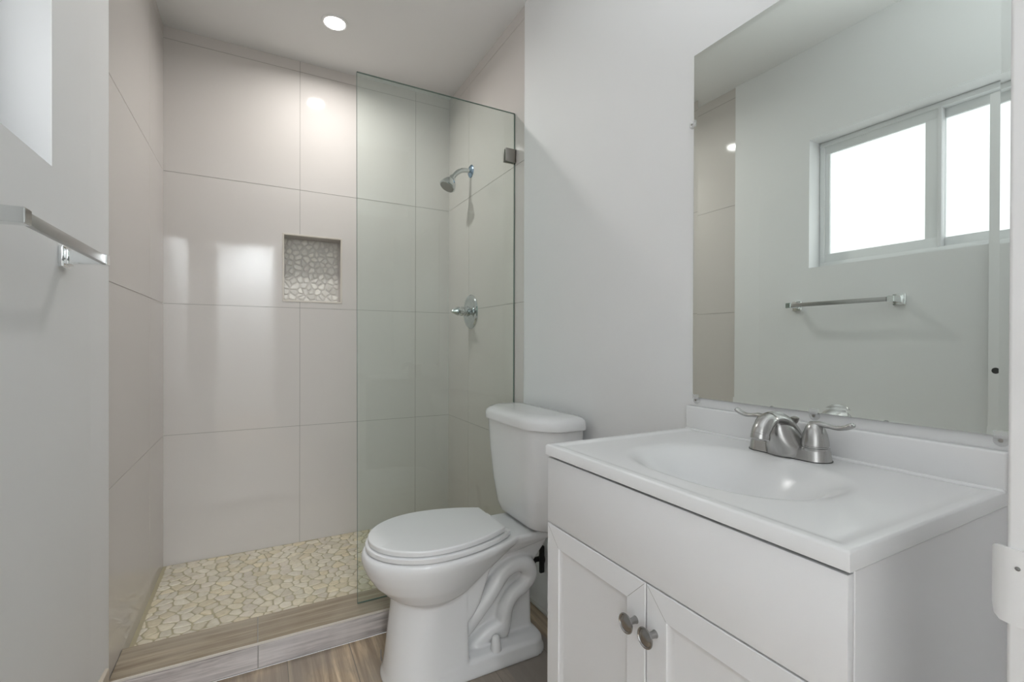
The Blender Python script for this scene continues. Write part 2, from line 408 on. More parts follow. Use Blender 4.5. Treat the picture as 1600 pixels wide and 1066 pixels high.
# ------------------------------------------------------------------ window in the left wall
wn = bpy.data.objects.new('window_1', None); wn.location = (XL - WD, (WY0 + WY1) / 2, WZ0); col.objects.link(wn); struct(wn, 'white sliding window with frosted panes in the left wall')
def ring(bm, x0, x1, y0, y1, z0, z1, t, tb=None, bev=0.002):
    tb = tb or t
    add_box(bm, x0, x1, y0, y1, z0, z0 + tb, bev); add_box(bm, x0, x1, y0, y1, z1 - t, z1, bev)
    add_box(bm, x0, x1, y0, y0 + t, z0 + tb, z1 - t, bev); add_box(bm, x0, x1, y1 - t, y1, z0 + tb, z1 - t, bev)
b = BM(); ring(b, XL - 0.155, XL - 0.088, WY0 + 0.001, WY1 - 0.001, WZ0 + 0.001, WZ1 - 0.001, 0.022, 0.03); obj('window_frame', b, 'aluminium', wn)
ym = 0.885
for nm, y0, y1, xs in (('far', ym - 0.012, WY1 - 0.02, XL - 0.120), ('near', WY0 + 0.02, ym + 0.028, XL - 0.146)):
    b = BM(); t = 0.030
    add_box(b, xs, xs + 0.024, y0, y1, WZ0 + 0.026, WZ0 + 0.072, 0.002); add_box(b, xs, xs + 0.024, y0, y1, WZ1 - 0.062, WZ1 - 0.018, 0.002)
    wl_ = 0.048 if nm == 'far' else 0.018
    add_box(b, xs, xs + 0.024, y0, y0 + (wl_ if nm == 'far' else 0.03), WZ0 + 0.07, WZ1 - 0.06, 0.002)
    add_box(b, xs, xs + 0.024, y1 - (0.024 if nm == 'far' else 0.05), y1, WZ0 + 0.07, WZ1 - 0.06, 0.002)
    s = obj('sash', b, 'aluminium', wn)
    g = BM(); add_box(g, xs + 0.008, xs + 0.013, y0 + 0.01, y1 - 0.01, WZ0 + 0.06, WZ1 - 0.05); obj('pane', g, 'frosted', s, label='bright frosted window pane')
b = BM(); add_box(b, XL - 0.120, XL - 0.086, ym - 0.022, ym - 0.008, WZ0 + 0.03, WZ1 - 0.022, 0.003); obj('meeting_rail', b, 'white_trim', wn)

# open door leaf folded against the left wall, its edge is seen in the mirror
b = BM(); add_box(b, -0.366, -0.331, YF + 0.012, 0.678, 0.012, 1.985, 0.0015)
for z0, z1 in ((0.15, 0.85), (1.05, 1.85)):
    for r in ((0.26, 0.58, z0, z0 + 0.012), (0.26, 0.58, z1 - 0.012, z1), (0.26, 0.272, z0, z1), (0.568, 0.58, z0, z1)):
        add_box(b, -0.332, -0.328, r[0], r[1], r[2], r[3], 0.0015)
dr = struct(obj('door_1', b, 'white_trim'))
b = BM(); add_box(b, -0.359, -0.338, 0.677, 0.6795, 0.955, 1.015, 0.001); obj('latch_plate', b, 'pewter', dr)
b = BM(); lathe(b, [(0, 0), (0.011, 0), (0.011, 0.0015), (0.0, 0.0016)], 20, axis_mtx((-0.3315, 0.658, 0.985), (1, 0, 0))); obj('knob_hole', b, 'dark_gap', dr)

# cream base tile low on the left wall, caulk bead behind the toilet
b = BM(); add_box(b, XL, XL + 0.014, 0.70, YE - 0.035, 0, 0.155, 0.003); struct(obj('baseboard_left', b, 'base_tile'))
b = BM(); tube(b, [(XR - 0.001, 0.90, 0.006), (XR - 0.001, YE, 0.006)], [0.008], 8, 0); struct(obj('trim_2', b, 'caulk'))

# ------------------------------------------------------------------ shower floor: pebble mosaic
def voronoi_cells(u0, u1, v0, v1, d, rnd, jitter=0.42):
    pts = []; row = 0; v = v0 - d
    while v < v1 + d:
        u = u0 - d + (d / 2 if row % 2 else 0)
        while u < u1 + d:
            pts.append((u + rnd.uniform(-jitter, jitter) * d, v + rnd.uniform(-jitter, jitter) * d * 0.9)); u += d
        v += d * 0.9; row += 1
    grid = {}
    for p in pts: grid.setdefault((int(p[0] // d), int(p[1] // d)), []).append(p)
    cells = []
    for p in pts:
        poly = [(u0, v0), (u1, v0), (u1, v1), (u0, v1)]
        gi, gj = int(p[0] // d), int(p[1] // d)
        for i in range(gi - 3, gi + 4):
            for j in range(gj - 3, gj + 4):
                for q in grid.get((i, j), ()):
                    if q is p: continue
                    mx, my = (p[0] + q[0]) / 2, (p[1] + q[1]) / 2; nx, ny = q[0] - p[0], q[1] - p[1]
                    out = []
                    for k in range(len(poly)):
                        a, c = poly[k], poly[(k + 1) % len(poly)]
                        da = (a[0] - mx) * nx + (a[1] - my) * ny; dc = (c[0] - mx) * nx + (c[1] - my) * ny
                        if da <= 0: out.append(a)
                        if (da < 0 < dc) or (dc < 0 < da):
                            t = da / (da - dc); out.append((a[0] + (c[0] - a[0]) * t, a[1] + (c[1] - a[1]) * t))
                    poly = out
                    if len(poly) < 3: break
                if len(poly) < 3: break
            if len(poly) < 3: break
        if len(poly) >= 3: cells.append(poly)
    return cells
def inset_poly(poly, g):
    """shrink a convex polygon by g (half-plane offset)."""
    n = len(poly)
    A = sum(poly[i][0] * poly[(i + 1) % n][1] - poly[(i + 1) % n][0] * poly[i][1] for i in range(n))
    if A < 0: poly = poly[::-1]
    res = list(poly)
    for i in range(n):
        a, c = poly[i], poly[(i + 1) % n]; L = math.hypot(c[0] - a[0], c[1] - a[1])
        if L < 1e-7: continue
        nx, ny = -(c[1] - a[1]) / L, (c[0] - a[0]) / L; ox, oy = a[0] + nx * g, a[1] + ny * g
        out = []
        for k in range(len(res)):
            p, q = res[k], res[(k + 1) % len(res)]
            dp = (p[0] - ox) * nx + (p[1] - oy) * ny; dq = (q[0] - ox) * nx + (q[1] - oy) * ny
            if dp >= 0: out.append(p)
            if (dp < 0 < dq) or (dq < 0 < dp):
                t = dp / (dp - dq); out.append((p[0] + (q[0] - p[0]) * t, p[1] + (q[1] - p[1]) * t))
        res = out
        if len(res) < 3: return None
    return res
def chaikin(poly, t=0.25):
    out = []
    for i in range(len(poly)):
        a, c = poly[i], poly[(i + 1) % len(poly)]
        out.append((a[0] + (c[0] - a[0]) * t, a[1] + (c[1] - a[1]) * t)); out.append((a[0] + (c[0] - a[0]) * (1 - t), a[1] + (c[1] - a[1]) * (1 - t)))
    return out
def pebbles(bm, area, d, gap, height, to3d, rnd, palette):
    lay = bm.loops.layers.float_color.new('Col')
    for cell in voronoi_cells(*area, d, rnd):
        p = inset_poly(cell, gap * rnd.uniform(0.75, 1.25))
        if not p: continue
        xs = [q[0] for q in p]; ys = [q[1] for q in p]
        if max(xs) - min(xs) < d * 0.2 or max(ys) - min(ys) < d * 0.2: continue
        p = chaikin(chaikin(p, 0.15), 0.25)
        cx, cy = sum(q[0] for q in p) / len(p), sum(q[1] for q in p) / len(p)
        c = list(rnd.choice(palette)); s = rnd.uniform(0.88, 1.08); c = [min(1, k * s) for k in c] + [1]
        hh = height * rnd.uniform(0.8, 1.15); tx, ty = rnd.uniform(-.05, .05), rnd.uniform(-.05, .05)
        rings = []
        for sc_, hz in ((1.0, -0.002), (0.985, hh * 0.55), (0.90, hh * 0.9), (0.6, hh)):
            rings.append([bm.verts.new(to3d(cx + (q[0] - cx) * sc_, cy + (q[1] - cy) * sc_, hz + (0 if hz < 0 else tx * (q[0] - cx) * sc_ + ty * (q[1] - cy) * sc_))) for q in p])
        fs = []
        for a, e in zip(rings, rings[1:]):
            for i in range(len(p)):
                j = (i + 1) % len(p); fs.append(bm.faces.new((a[i], a[j], e[j], e[i])))
        fs.append(bm.faces.new(rings[-1]))
        for f in fs:
            for l in f.loops: l[lay] = c

YC0, YC1, ZCB = 1.755, 1.925, 0.0885
b = BM()
pebbles(b, (XL + 0.012, XR - 0.004, YC1 + 0.002, YB - 0.006), 0.047, 0.0026, 0.0030, lambda u, v, h: (u, v, SF + h), random.Random(3),
        [(0.82, 0.75, 0.60), (0.82, 0.76, 0.64), (0.85, 0.79, 0.67), (0.79, 0.72, 0.59), (0.83, 0.77, 0.64), (0.80, 0.73, 0.62), (0.82, 0.73, 0.55)])
add_box(b, XL - 0.005, XR + 0.005, YC1 - 0.01, YB + 0.005, -0.05, SF, 0, 1, 1)
struct(obj('floor_shower', b, ['pebble', 'pebble_grout'], angle=60, recalc=True), 'cream pebble mosaic shower floor')

# curb
cb = thing('shower_curb', 'wood-look tiled curb across the shower entrance between floor and pebbles', 'curb', (0.31, (YC0 + YC1) / 2, 0))
b = BM(); g = 0.0012
for x0, x1 in ((XL + 0.001, -0.003), (0.0, 0.6), (0.603, XR - 0.001)): add_box(b, x0, x1, YC0 + 0.0035, YC1, ZCB - 0.009, ZCB, 0.001, 1)
obj('top_tile', b, 'curb_top', cb, smooth=False, label='brown wood-look top tiles of the curb')
b = BM()
for x0, x1 in ((XL + 0.001, -0.002), (0.001, 0.6), (0.603, XR - 0.001)): add_box(b, x0, x1, YC0, YC0 + 0.009, 0.005, ZCB - 0.0095, 0.001, 1)
obj('front_tile', b, 'curb_front', cb, smooth=False, label='grey wood-look front tiles of the curb')
b = BM(); add_box(b, XL + 0.001, XR - 0.001, YC0 + 0.0035, YC1 - 0.001, 0.0, ZCB - 0.0012); obj('core', b, 'grout', cb, smooth=False)
b = BM(); add_box(b, XL + 0.001, XR - 0.001, YC0 - 0.0005, YC0 + 0.0032, ZCB - 0.0085, ZCB - 0.0005, 0.0008, 1); obj('edge_strip', b, 'niche_trim', cb, smooth=False)

# niche
nc = thing('shower_niche', 'square recessed shelf lined with pale pebbles in the shower back wall', 'niche', ((NX0 + NX1) / 2, YB, NZ0))
b = BM(); o_ = 0.006
for r in ((NX0 - o_, NX1 + o_, NZ0 - o_, NZ0 + 0.003), (NX0 - o_, NX1 + o_, NZ1 - 0.003, NZ1 + o_), (NX0 - o_, NX0 + 0.003, NZ0 + 0.003, NZ1 - 0.003), (NX1 - 0.003, NX1 + o_, NZ0 + 0.003, NZ1 - 0.003)):
    add_box(b, r[0], r[1], YB - 0.0025, YB + 0.010, r[2], r[3], 0.0012, 1)
obj('frame', b, 'niche_trim', nc, smooth=False)
b = BM(); y1 = YB + ND + 0.012
add_box(b, NX0 - 0.011, NX0 + 0.001, YB + 0.002, y1, NZ0 - 0.01, NZ1 + 0.01); add_box(b, NX1 - 0.001, NX1 + 0.011, YB + 0.002, y1, NZ0 - 0.01, NZ1 + 0.01)
add_box(b, NX0, NX1, YB + 0.002, y1, NZ0 - 0.011, NZ0 + 0.001); add_box(b, NX0, NX1, YB + 0.002, y1, NZ1 - 0.001, NZ1 + 0.011)
obj('side_lining', b, 'tile', nc, smooth=False)
b = BM()
pebbles(b, (NX0 + 0.002, NX1 - 0.002, NZ0 + 0.002, NZ1 - 0.002), 0.0325, 0.0030, 0.003, lambda u, v, h: (u, YB + ND - h, v), random.Random(11),
        [(0.84, 0.82, 0.78), (0.80, 0.78, 0.74), (0.88, 0.86, 0.81), (0.77, 0.75, 0.71)])
add_box(b, NX0, NX1, YB + ND, YB + ND + 0.01, NZ0, NZ1, 0, 1, 1)
obj('pebble_back', b, ['pebble', 'niche_grout'], nc, angle=60)

# ------------------------------------------------------------------ glass panel, clamp
b = BM()
gx0, gx1, gy0, gy1, gz0, gz1 = 0.330, 1.0035, 1.836, 1.845, ZCB + 0.001, 2.101
t = bmesh.new(); bmesh.ops.create_cube(t, size=1)
for v in t.verts: v.co = Vector((gx0 if v.co.x < 0 else gx1, gy0 if v.co.y < 0 else gy1, gz0 if v.co.z < 0 else gz1))
for v in t.verts:                      # the free edge leans very slightly
    if v.co.x < 0.5 and v.co.z > 1: v.co.x -= 0.006
bmesh.ops.bevel(t, geom=t.edges[:], offset=0.0012, segments=1, affect='EDGES')
for f in t.faces: f.material_index = 0 if abs(f.normal.y) > 0.9 else 1
merge(b, t, None)
tag(obj('glass_shower_panel', b, ['glass', 'glass_edge'], smooth=False), 'frameless green-tinted clear glass panel standing on the shower curb', 'shower screen')
cl = BM()
add_box(cl, 0.953, 1.004, 1.826, 1.8355, 1.879, 1.937, 0.002); add_box(cl, 0.953, 1.004, 1.8455, 1.855, 1.879, 1.937, 0.002); add_box(cl, 0.998, 1.004, 1.826, 1.855, 1.879, 1.937, 0.001)
tag(obj('glass_clamp', cl, 'satin'), 'square dark metal clamp holding the top of the glass panel to the wall', 'clamp')

# ------------------------------------------------------------------ shower fittings
sy = 2.330
sh = thing('wall_shower', 'chrome shower head on a bent arm high on the shower wall', 'shower head', (XR, sy, 2.0))
b = BM(); lathe(b, [(0, 0), (0.034, 0), (0.034, 0.003), (0.026, 0.009), (0.013, 0.013), (0, 0.013)], 36, axis_mtx((XR, sy, 2.001), (-1, 0, 0))); obj('wall_flange', b, 'film', sh, label='bluish wall flange')
b = BM(); tube(b, [(XR - 0.004, sy, 2.001), (0.965, sy, 2.000), (0.935, sy, 1.988), (0.912, sy, 1.966), (0.897, sy, 1.945)], [0.0120], 16, 6); obj('arm', b, 'valve', sh)
b = BM(); d = Vector((-0.50, -0.10, -0.86)).normalized()
lathe(b, [(0, -0.008), (0.015, -0.008), (0.017, 0.004), (0.017, 0.012), (0.024, 0.018), (0.033, 0.030), (0.040, 0.046), (0.043, 0.058), (0.043, 0.064), (0.040, 0.067), (0, 0.067)], 36, axis_mtx((0.899, sy, 1.950), d))
hd = obj('head', b, 'valve', sh)
b = BM(); m_ = axis_mtx(Vector((0.899, sy, 1.950)) + d * 0.0665, d)
lathe(b, [(0, 0), (0.037, 0), (0.037, 0.0012), (0, 0.0018)], 36, m_)
for rr, k in ((0.010, 6), (0.020, 12), (0.030, 18)):
    for i in range(k): lathe(b, [(0, 0.001), (0.0014, 0.0015), (0.001, 0.003), (0, 0.003)], 6, m_ @ Matrix.Translation((rr * cos(2 * pi * i / k), rr * sin(2 * pi * i / k), 0)))
obj('spray_face', b, 'satin', hd, label='grey spray face of the shower head')
vv = thing('shower_valve', 'round chrome shower mixer plate with lever handle on the tiled wall', 'shower valve', (XR, 2.326, 1.2465))
o3 = (XR, 2.326, 1.2465)
b = BM(); lathe(b, [(0, 0), (0.091, 0), (0.091, 0.003), (0.086, 0.009), (0.072, 0.012), (0.066, 0.009), (0.040, 0.011), (0.032, 0.016), (0, 0.016)], 64, axis_mtx(o3, (-1, 0, 0))); obj('escutcheon', b, 'valve', vv)
b = BM(); lathe(b, [(0, 0.010), (0.026, 0.010), (0.026, 0.030), (0.023, 0.033), (0.023, 0.048), (0.025, 0.050), (0.025, 0.058), (0.020, 0.066), (0.010, 0.070), (0, 0.071)], 32, axis_mtx(o3, (-1, 0, 0))); obj('stem', b, 'valve', vv)
b = BM(); tube(b, [(XR - 0.056, 2.326, 1.248), (XR - 0.062, 2.300, 1.250), (XR - 0.070, 2.268, 1.246), (XR - 0.075, 2.245, 1.243)], [0.017, 0.019, 0.013, 0.007], 18, 6)
lathe(b, [(0, 0), (0.021, 0.002), (0.024, 0.012), (0.021, 0.022), (0.012, 0.040), (0.004, 0.052), (0, 0.053)], 28, axis_mtx((XR - 0.062, 2.326, 1.248), (-1, -0.1, -0.06)))
obj('lever', b, 'valve', vv)

# recessed ceiling light in the shower
dl = thing('recessed_downlight', 'round recessed ceiling light glowing above the shower', 'ceiling light', (0.3035, 2.266, ZC))
b = BM(); n = 48
secs = [[(0.3035 + r * cos(2 * pi * i / n), 2.266 + r * sin(2 * pi * i / n), ZC + z) for i in range(n)] for r, z in ((0.058, 0.0), (0.057, -0.003), (0.050, -0.005), (0.045, -0.003), (0.045, 0.0))]
loft(b, secs, False, False); obj('trim_ring', b, 'white_trim', dl)
b = BM(); lathe(b, [(0, -0.0035), (0.043, -0.0035), (0.045, -0.001), (0, -0.001)], 48, Matrix.Translation((0.3035, 2.266, ZC))); obj('diffuser', b, 'led', dl, label='glowing white diffuser')

# ------------------------------------------------------------------ toilet
TY = 1.508
tl = thing('toilet', 'white two-piece toilet with closed lid between shower curb and vanity', 'toilet', (0.62, TY, 0))
def egg(xf, xb, W, hb, z, n=28, nf=2.0, xc=None):
    """egg outline: rounded front at xf, narrower straight back at xb."""
    xc = xc if xc is not None else xf + (xb - xf) * 0.46
    pts = []
    for i in range(n + 1):
        t = pi / 2 * i / n; pts.append((xc - (xc - xf) * cos(t) ** (2 / nf), W * sin(t) ** (2 / nf)))
    m = 18
    for i in range(1, m + 1):
        s = i / m; pts.append((xc + (xb - xc) * s, W - (W - hb) * s ** 2.0))
    up = [(x, TY + y, z) for x, y in pts]; dn = [(x, TY - y, z) for x, y in pts[::-1] if y > 1e-6]
    return up + dn
body = BM()
def part_loft(secs):
    t = bmesh.new(); loft(t, secs); bmesh.ops.recalc_face_normals(t, faces=t.faces[:]); merge(body, t)
# bowl bulge and rim
part_loft([egg(*a) for a in ((0.46, 0.58, 0.06, 0.04, 0.235), (0.395, 0.62, 0.112, 0.05, 0.255), (0.358, 0.66, 0.138, 0.06, 0.280), (0.322, 0.70, 0.156, 0.07, 0.315), (0.300, 0.735, 0.168, 0.085, 0.350),
    (0.288, 0.76, 0.177, 0.10, 0.380), (0.284, 0.78, 0.181, 0.11, 0.398), (0.286, 0.785, 0.181, 0.112, 0.412), (0.292, 0.785, 0.175, 0.108, 0.420))])
# pedestal column (straight cut behind)
def column(xf, xb, hw, z):
    pts = []
    n = 20; a = min(0.14, xb - xf - 0.02); xc = xf + a
    for i in range(n + 1):
        t = pi / 2 * i / n; pts.append((xc - a * cos(t) ** 0.9, hw * sin(t) ** 0.9))
    pts += [(xb - 0.008, hw), (xb, hw - 0.008)]
    return [(x, TY + y, z) for x, y in pts] + [(x, TY - y, z) for x, y in pts[::-1] if y > 1e-6]
part_loft([column(*a) for a in ((0.345, 0.600, 0.132, 0.0), (0.345, 0.600, 0.132, 0.012), (0.352, 0.600, 0.127, 0.030), (0.358, 0.600, 0.122, 0.07), (0.366, 0.600, 0.116, 0.14), (0.374, 0.600, 0.112, 0.21), (0.378, 0.60, 0.110, 0.26), (0.385, 0.60, 0.105, 0.31))])
# side web that runs from the column up to the bowl
part_loft([column(*a) for a in ((0.42, 0.600, 0.112, 0.175), (0.42, 0.622, 0.112, 0.195), (0.42, 0.645, 0.108, 0.225), (0.42, 0.662, 0.106, 0.27), (0.42, 0.68, 0.106, 0.32), (0.42, 0.70, 0.106, 0.37))])
# rear foot flange
def foot(x0, x1, hw, r, z):
    pts = [(x0, hw)]
    for i in range(9):
        t = pi / 2 * i / 8; pts.append((x1 - r + r * sin(t), hw - r + r * cos(t)))
    return [(x, TY + y, z) for x, y in pts] + [(x, TY - y, z) for x, y in pts[::-1]]
part_loft([foot(0.50, *a) for a in ((0.900, 0.132, 0.06, 0.0), (0.899, 0.132, 0.06, 0.014), (0.892, 0.129, 0.055, 0.028), (0.888, 0.126, 0.05, 0.046), (0.880, 0.117, 0.045, 0.057), (0.865, 0.085, 0.03, 0.062))])
# core behind the trapway, flaring back up to the deck
part_loft([foot(0.50, *a) for a in ((0.878, 0.060, 0.02, 0.03), (0.872, 0.054, 0.02, 0.08), (0.872, 0.050, 0.02, 0.23), (0.885, 0.052, 0.02, 0.29), (0.915, 0.072, 0.02, 0.35), (0.935, 0.090, 0.02, 0.40))])
# tank deck
def deckp(x0, x1, h0, h1, r, z):
    pts = [(x0, h0), (x0 + (x1 - x0) * 0.4, h1 + 0.003)]
    for i in range(7):
        t = pi / 2 * i / 6; pts.append((x1 - r + r * sin(t), h1 - r + r * cos(t)))
    return [(x, TY + y, z) for x, y in pts] + [(x, TY - y, z) for x, y in pts[::-1]]
part_loft([deckp(0.62, *a) for a in ((0.80, 0.10, 0.075, 0.02, 0.352), (0.88, 0.125, 0.095, 0.03, 0.374), (0.95, 0.14, 0.108, 0.03, 0.394), (0.955, 0.142, 0.112, 0.03, 0.412), (0.950, 0.138, 0.108, 0.03, 0.420))])
# trapway tubes on both sides
trap = [(0.598, 0.120), (0.642, 0.172), (0.690, 0.222), (0.722, 0.262), (0.752, 0.292), (0.795, 0.307), (0.835, 0.294), (0.850, 0.258), (0.826, 0.225), (0.785, 0.203), (0.757, 0.166), (0.748, 0.120), (0.738, 0.085)]
trap2 = [(0.745, 0.105), (0.715, 0.096), (0.680, 0.086), (0.650, 0.066), (0.628, 0.030)]
for s in (-1, 1):
    yy = TY + s * 0.066
    tube(body, [(x, yy, z) for x, z in trap], [0.024, 0.029, 0.029, 0.029, 0.029, 0.030, 0.031, 0.030, 0.027, 0.026, 0.027, 0.028, 0.030], 18, 5)
    tube(body, [(x, yy - s * 0.004 * i, z) for i, (x, z) in enumerate(trap2)], [0.030, 0.031, 0.030, 0.028, 0.024], 18, 5)
bo = obj('bowl', body, 'porcelain', tl, smooth=True, angle=180, recalc=False)
md = bo.modifiers.new('remesh', 'REMESH'); md.mode = 'VOXEL'; md.voxel_size = 0.0042; md.use_smooth_shade = True
md = bo.modifiers.new('smooth', 'SMOOTH'); md.factor = 0.5; md.iterations = 5
# seat and lid
b = BM(); loft(b, [egg(*a) for a in ((0.304, 0.740, 0.172, 0.102, 0.4215), (0.298, 0.744, 0.178, 0.108, 0.4245), (0.297, 0.744, 0.179, 0.108, 0.4375), (0.299, 0.743, 0.177, 0.107, 0.4395))]); obj('seat', b, 'seat', tl, angle=50)
b = BM(); loft(b, [egg(*a) for a in ((0.309, 0.730, 0.168, 0.104, 0.4425), (0.3055, 0.732, 0.1715, 0.106, 0.4440), (0.305, 0.732, 0.172, 0.106, 0.4560), (0.3065, 0.7315, 0.1705, 0.1055, 0.4585), (0.3095, 0.730, 0.168, 0.104, 0.4598), (0.36, 0.70, 0.12, 0.075, 0.4612), (0.45, 0.62, 0.05, 0.035, 0.4618))])
obj('lid', b, 'seat', tl, angle=22)
for s in (-1, 1):
    b = BM(); add_box(b, 0.728, 0.762, TY + s * 0.075 - 0.019, TY + s * 0.075 + 0.019, 0.4195, 0.4395, 0.005, 3)
    tube(b, [(0.738, TY + s * 0.075 - 0.016, 0.4385), (0.738, TY + s * 0.075 + 0.016, 0.4385)], [0.0075], 14, 0); obj('hinge', b, 'seat', tl)
# tank
def tank_plan(xf, xb, hf, hs, xs, z, it=2):
    """faceted bow front: flat front of half width hf at xf, sides of half width hs from xs to xb."""
    half = [(xf, 0.0), (xf, hf * 0.5), (xf, hf), (xf + (xs - xf) * 0.5, hf + (hs - hf) * 0.55), (xs, hs), (xs + (xb - xs) * 0.5, hs), (xb, hs), (xb, hs * 0.5)]
    loop = [(x, y) for x, y in half] + [(xb, 0.0)] + [(x, -y) for x, y in half[::-1] if y > 0]
    for _ in range(it): loop = chaikin(loop, 0.25)
    return [(x, TY + y, z) for x, y in loop]
b = BM(); loft(b, [tank_plan(*a) for a in ((0.862, 0.945, 0.075, 0.125, 0.88, 0.4225), (0.842, 0.958, 0.105, 0.160, 0.885, 0.426), (0.826, 0.965, 0.122, 0.180, 0.885, 0.438), (0.818, 0.968, 0.135, 0.195, 0.88, 0.47),
    (0.806, 0.971, 0.146, 0.213, 0.872, 0.56), (0.796, 0.973, 0.155, 0.228, 0.866, 0.67), (0.790, 0.974, 0.160, 0.238, 0.862, 0.786))])
obj('tank', b, 'porcelain', tl, angle=60)
b = BM(); loft(b, [tank_plan(*a) for a in ((0.786, 0.976, 0.160, 0.240, 0.86, 0.787), (0.780, 0.980, 0.166, 0.248, 0.858, 0.789), (0.779, 0.981, 0.167, 0.249, 0.858, 0.796), (0.781, 0.980, 0.166, 0.248, 0.858, 0.812), (0.785, 0.978, 0.163, 0.244, 0.86, 0.821),
    (0.794, 0.974, 0.156, 0.235, 0.864, 0.8275), (0.81, 0.965, 0.145, 0.22, 0.87, 0.8310), (0.84, 0.94, 0.10, 0.16, 0.88, 0.8325))])
obj('tank_lid', b, 'porcelain', tl, angle=60)
for s in (-1, 1):
    b = BM(); lathe(b, [(0, 0), (0.0185, 0), (0.0185, 0.004), (0.0170, 0.016), (0.0145, 0.036), (0.0120, 0.044), (0.007, 0.0485), (0, 0.0495)], 28, Matrix.Translation((0.698, TY + s * 0.1085, 0.055))); obj('bolt_cap', b, 'seat', tl)
b = BM(); lathe(b, [(0, 0), (0.02, 0), (0.02, 0.014), (0, 0.014)], 20, Matrix.Translation((0.895, TY - 0.06, 0.412))); obj('tank_gap_shade', b, 'rubber', tl, label='black disc for the shaded gap under the tank')  # black disc stands in for the shade in the gap under the tank
b = BM()
pth = [(0.356, TY + 0.055, 0.066), (0.351, TY + 0.035, 0.060), (0.3495, TY + 0.016, 0.056)]
tube(b, pth, [0.0012], 8, 6, (0, 0, 1), [0.0035]); obj('scuff_mark', b, 'grey_mark', tl, label='dark grey scuff mark on the toilet foot')
# water stop behind the toilet
sv = thing('supply_valve', 'black water supply valve and hose on the wall behind the toilet', 'valve', (XR, 1.60, 0.21))
b = BM(); lathe(b, [(0, 0), (0.022, 0), (0.022, 0.003), (0.010, 0.008), (0.010, 0.036), (0.014, 0.037), (0.014, 0.050), (0, 0.052)], 24, axis_mtx((XR, 1.600, 0.215), (-1, 0, 0))); obj('valve_body', b, 'rubber', sv)
b = BM(); add_box(b, XR - 0.022, XR - 0.002, 1.578, 1.592, 0.165, 0.272, 0.004); obj('hose', b, 'rubber', sv)
hb = BM(); tube(hb, [(XR - 0.05, 1.60, 0.22), (XR - 0.05, 1.585, 0.29), (XR - 0.055, 1.575, 0.36), (XR - 0.075, 1.57, 0.43)], [0.006], 12, 6); obj('hose', hb, 'rubber', sv)

# ------------------------------------------------------------------ vanity
VX, VY0, VY1 = 0.553, 0.2685, 0.8595
vn = thing('vanity_cabinet', 'white two-door vanity cabinet under the sink top at right', 'cabinet', (0.78, 0.564, 0))
b = BM()
add_box(b, VX + 0.013, XR - 0.003, VY0, VY0 + 0.014, 0.0, 0.836, 0.0008, 1); add_box(b, VX + 0.013, XR - 0.003, VY1 - 0.014, VY1, 0.0, 0.836, 0.0008, 1)
add_box(b, XR - 0.012, XR - 0.003, VY0 + 0.014, VY1 - 0.014, 0.09, 0.836); add_box(b, VX + 0.02, XR - 0.012, VY0 + 0.014, VY1 - 0.014, 0.09, 0.105)
add_box(b, VX + 0.07, VX + 0.085, VY0 + 0.014, VY1 - 0.014, 0.0, 0.09); add_box(b, VX + 0.0135, VX + 0.022, VY0 + 0.002, VY1 - 0.002, 0.105, 0.833, 0, 1)
obj('body', b, 'cabinet', vn)
b = BM(); add_box(b, VX, VX + 0.0125, VY0 + 0.0005, VY1 - 0.0005, 0.694, 0.8335, 0.0012, 2); obj('false_drawer_front', b, 'cabinet', vn)
def door_panel(bm, y0, y1, z0, z1, st=0.042, slope=0.012, rec=0.0065):
    """mitred frame door with a sunk flat panel."""
    xo_, xi = VX, VX + rec
    o = [(y0, z0), (y1, z0), (y1, z1), (y0, z1)]
    e1 = 0.0012
    def r(d, x): return [(x, y0 + d, z0 + d), (x, y1 - d, z0 + d), (x, y1 - d, z1 - d), (x, y0 + d, z1 - d)]
    rings = [r(0, VX + 0.0125), r(0, VX + e1), r(e1, xo_), r(st, xo_), r(st + 0.001, xo_ + 0.0018), r(st + slope - 0.003, xi - 0.0005), r(st + slope, xi)]
    loft(bm, rings)
    # hairline mitre joints
    for (ya, za, yb_, zb_) in ((y0, z1, y0 + st, z1 - st), (y1, z1, y1 - st, z1 - st), (y0, z0, y0 + st, z0 + st), (y1, z0, y1 - st, z0 + st)):
        d = Vector((0, yb_ - ya, zb_ - za)).normalized(); nrm = Vector((1, 0, 0)).cross(d) * 0.00035
        a = Vector((xo_ - 0.00012, ya, za)) + d * 0.003; c = Vector((xo_ - 0.00012, yb_, zb_)) - d * 0.0015
        quad(bm, [a - nrm, c - nrm, c + nrm, a + nrm], 1)
KN = []
for y0, y1, ky in ((0.5665, VY1 - 0.0005, 0.588), (VY0 + 0.0005, 0.5635, 0.5445)):
    b = BM(); door_panel(b, y0, y1, 0.10, 0.691); dv = obj('door', b, ['cabinet', 'grout'], vn, angle=25)
    b = BM(); lathe(b, [(0, 0), (0.0065, 0), (0.0055, 0.003), (0.0045, 0.016), (0.006, 0.0185), (0.0150, 0.0200), (0.0162, 0.0215), (0.0158, 0.0230), (0.0140, 0.0236), (0.0126, 0.0222), (0.0112, 0.0226), (0.0095, 0.0240), (0.005, 0.0250), (0, 0.0252)], 36, axis_mtx((VX, ky, 0.620), (-1, 0, 0)))
    obj('knob', b, 'pewter', dv, label='round pewter knob')

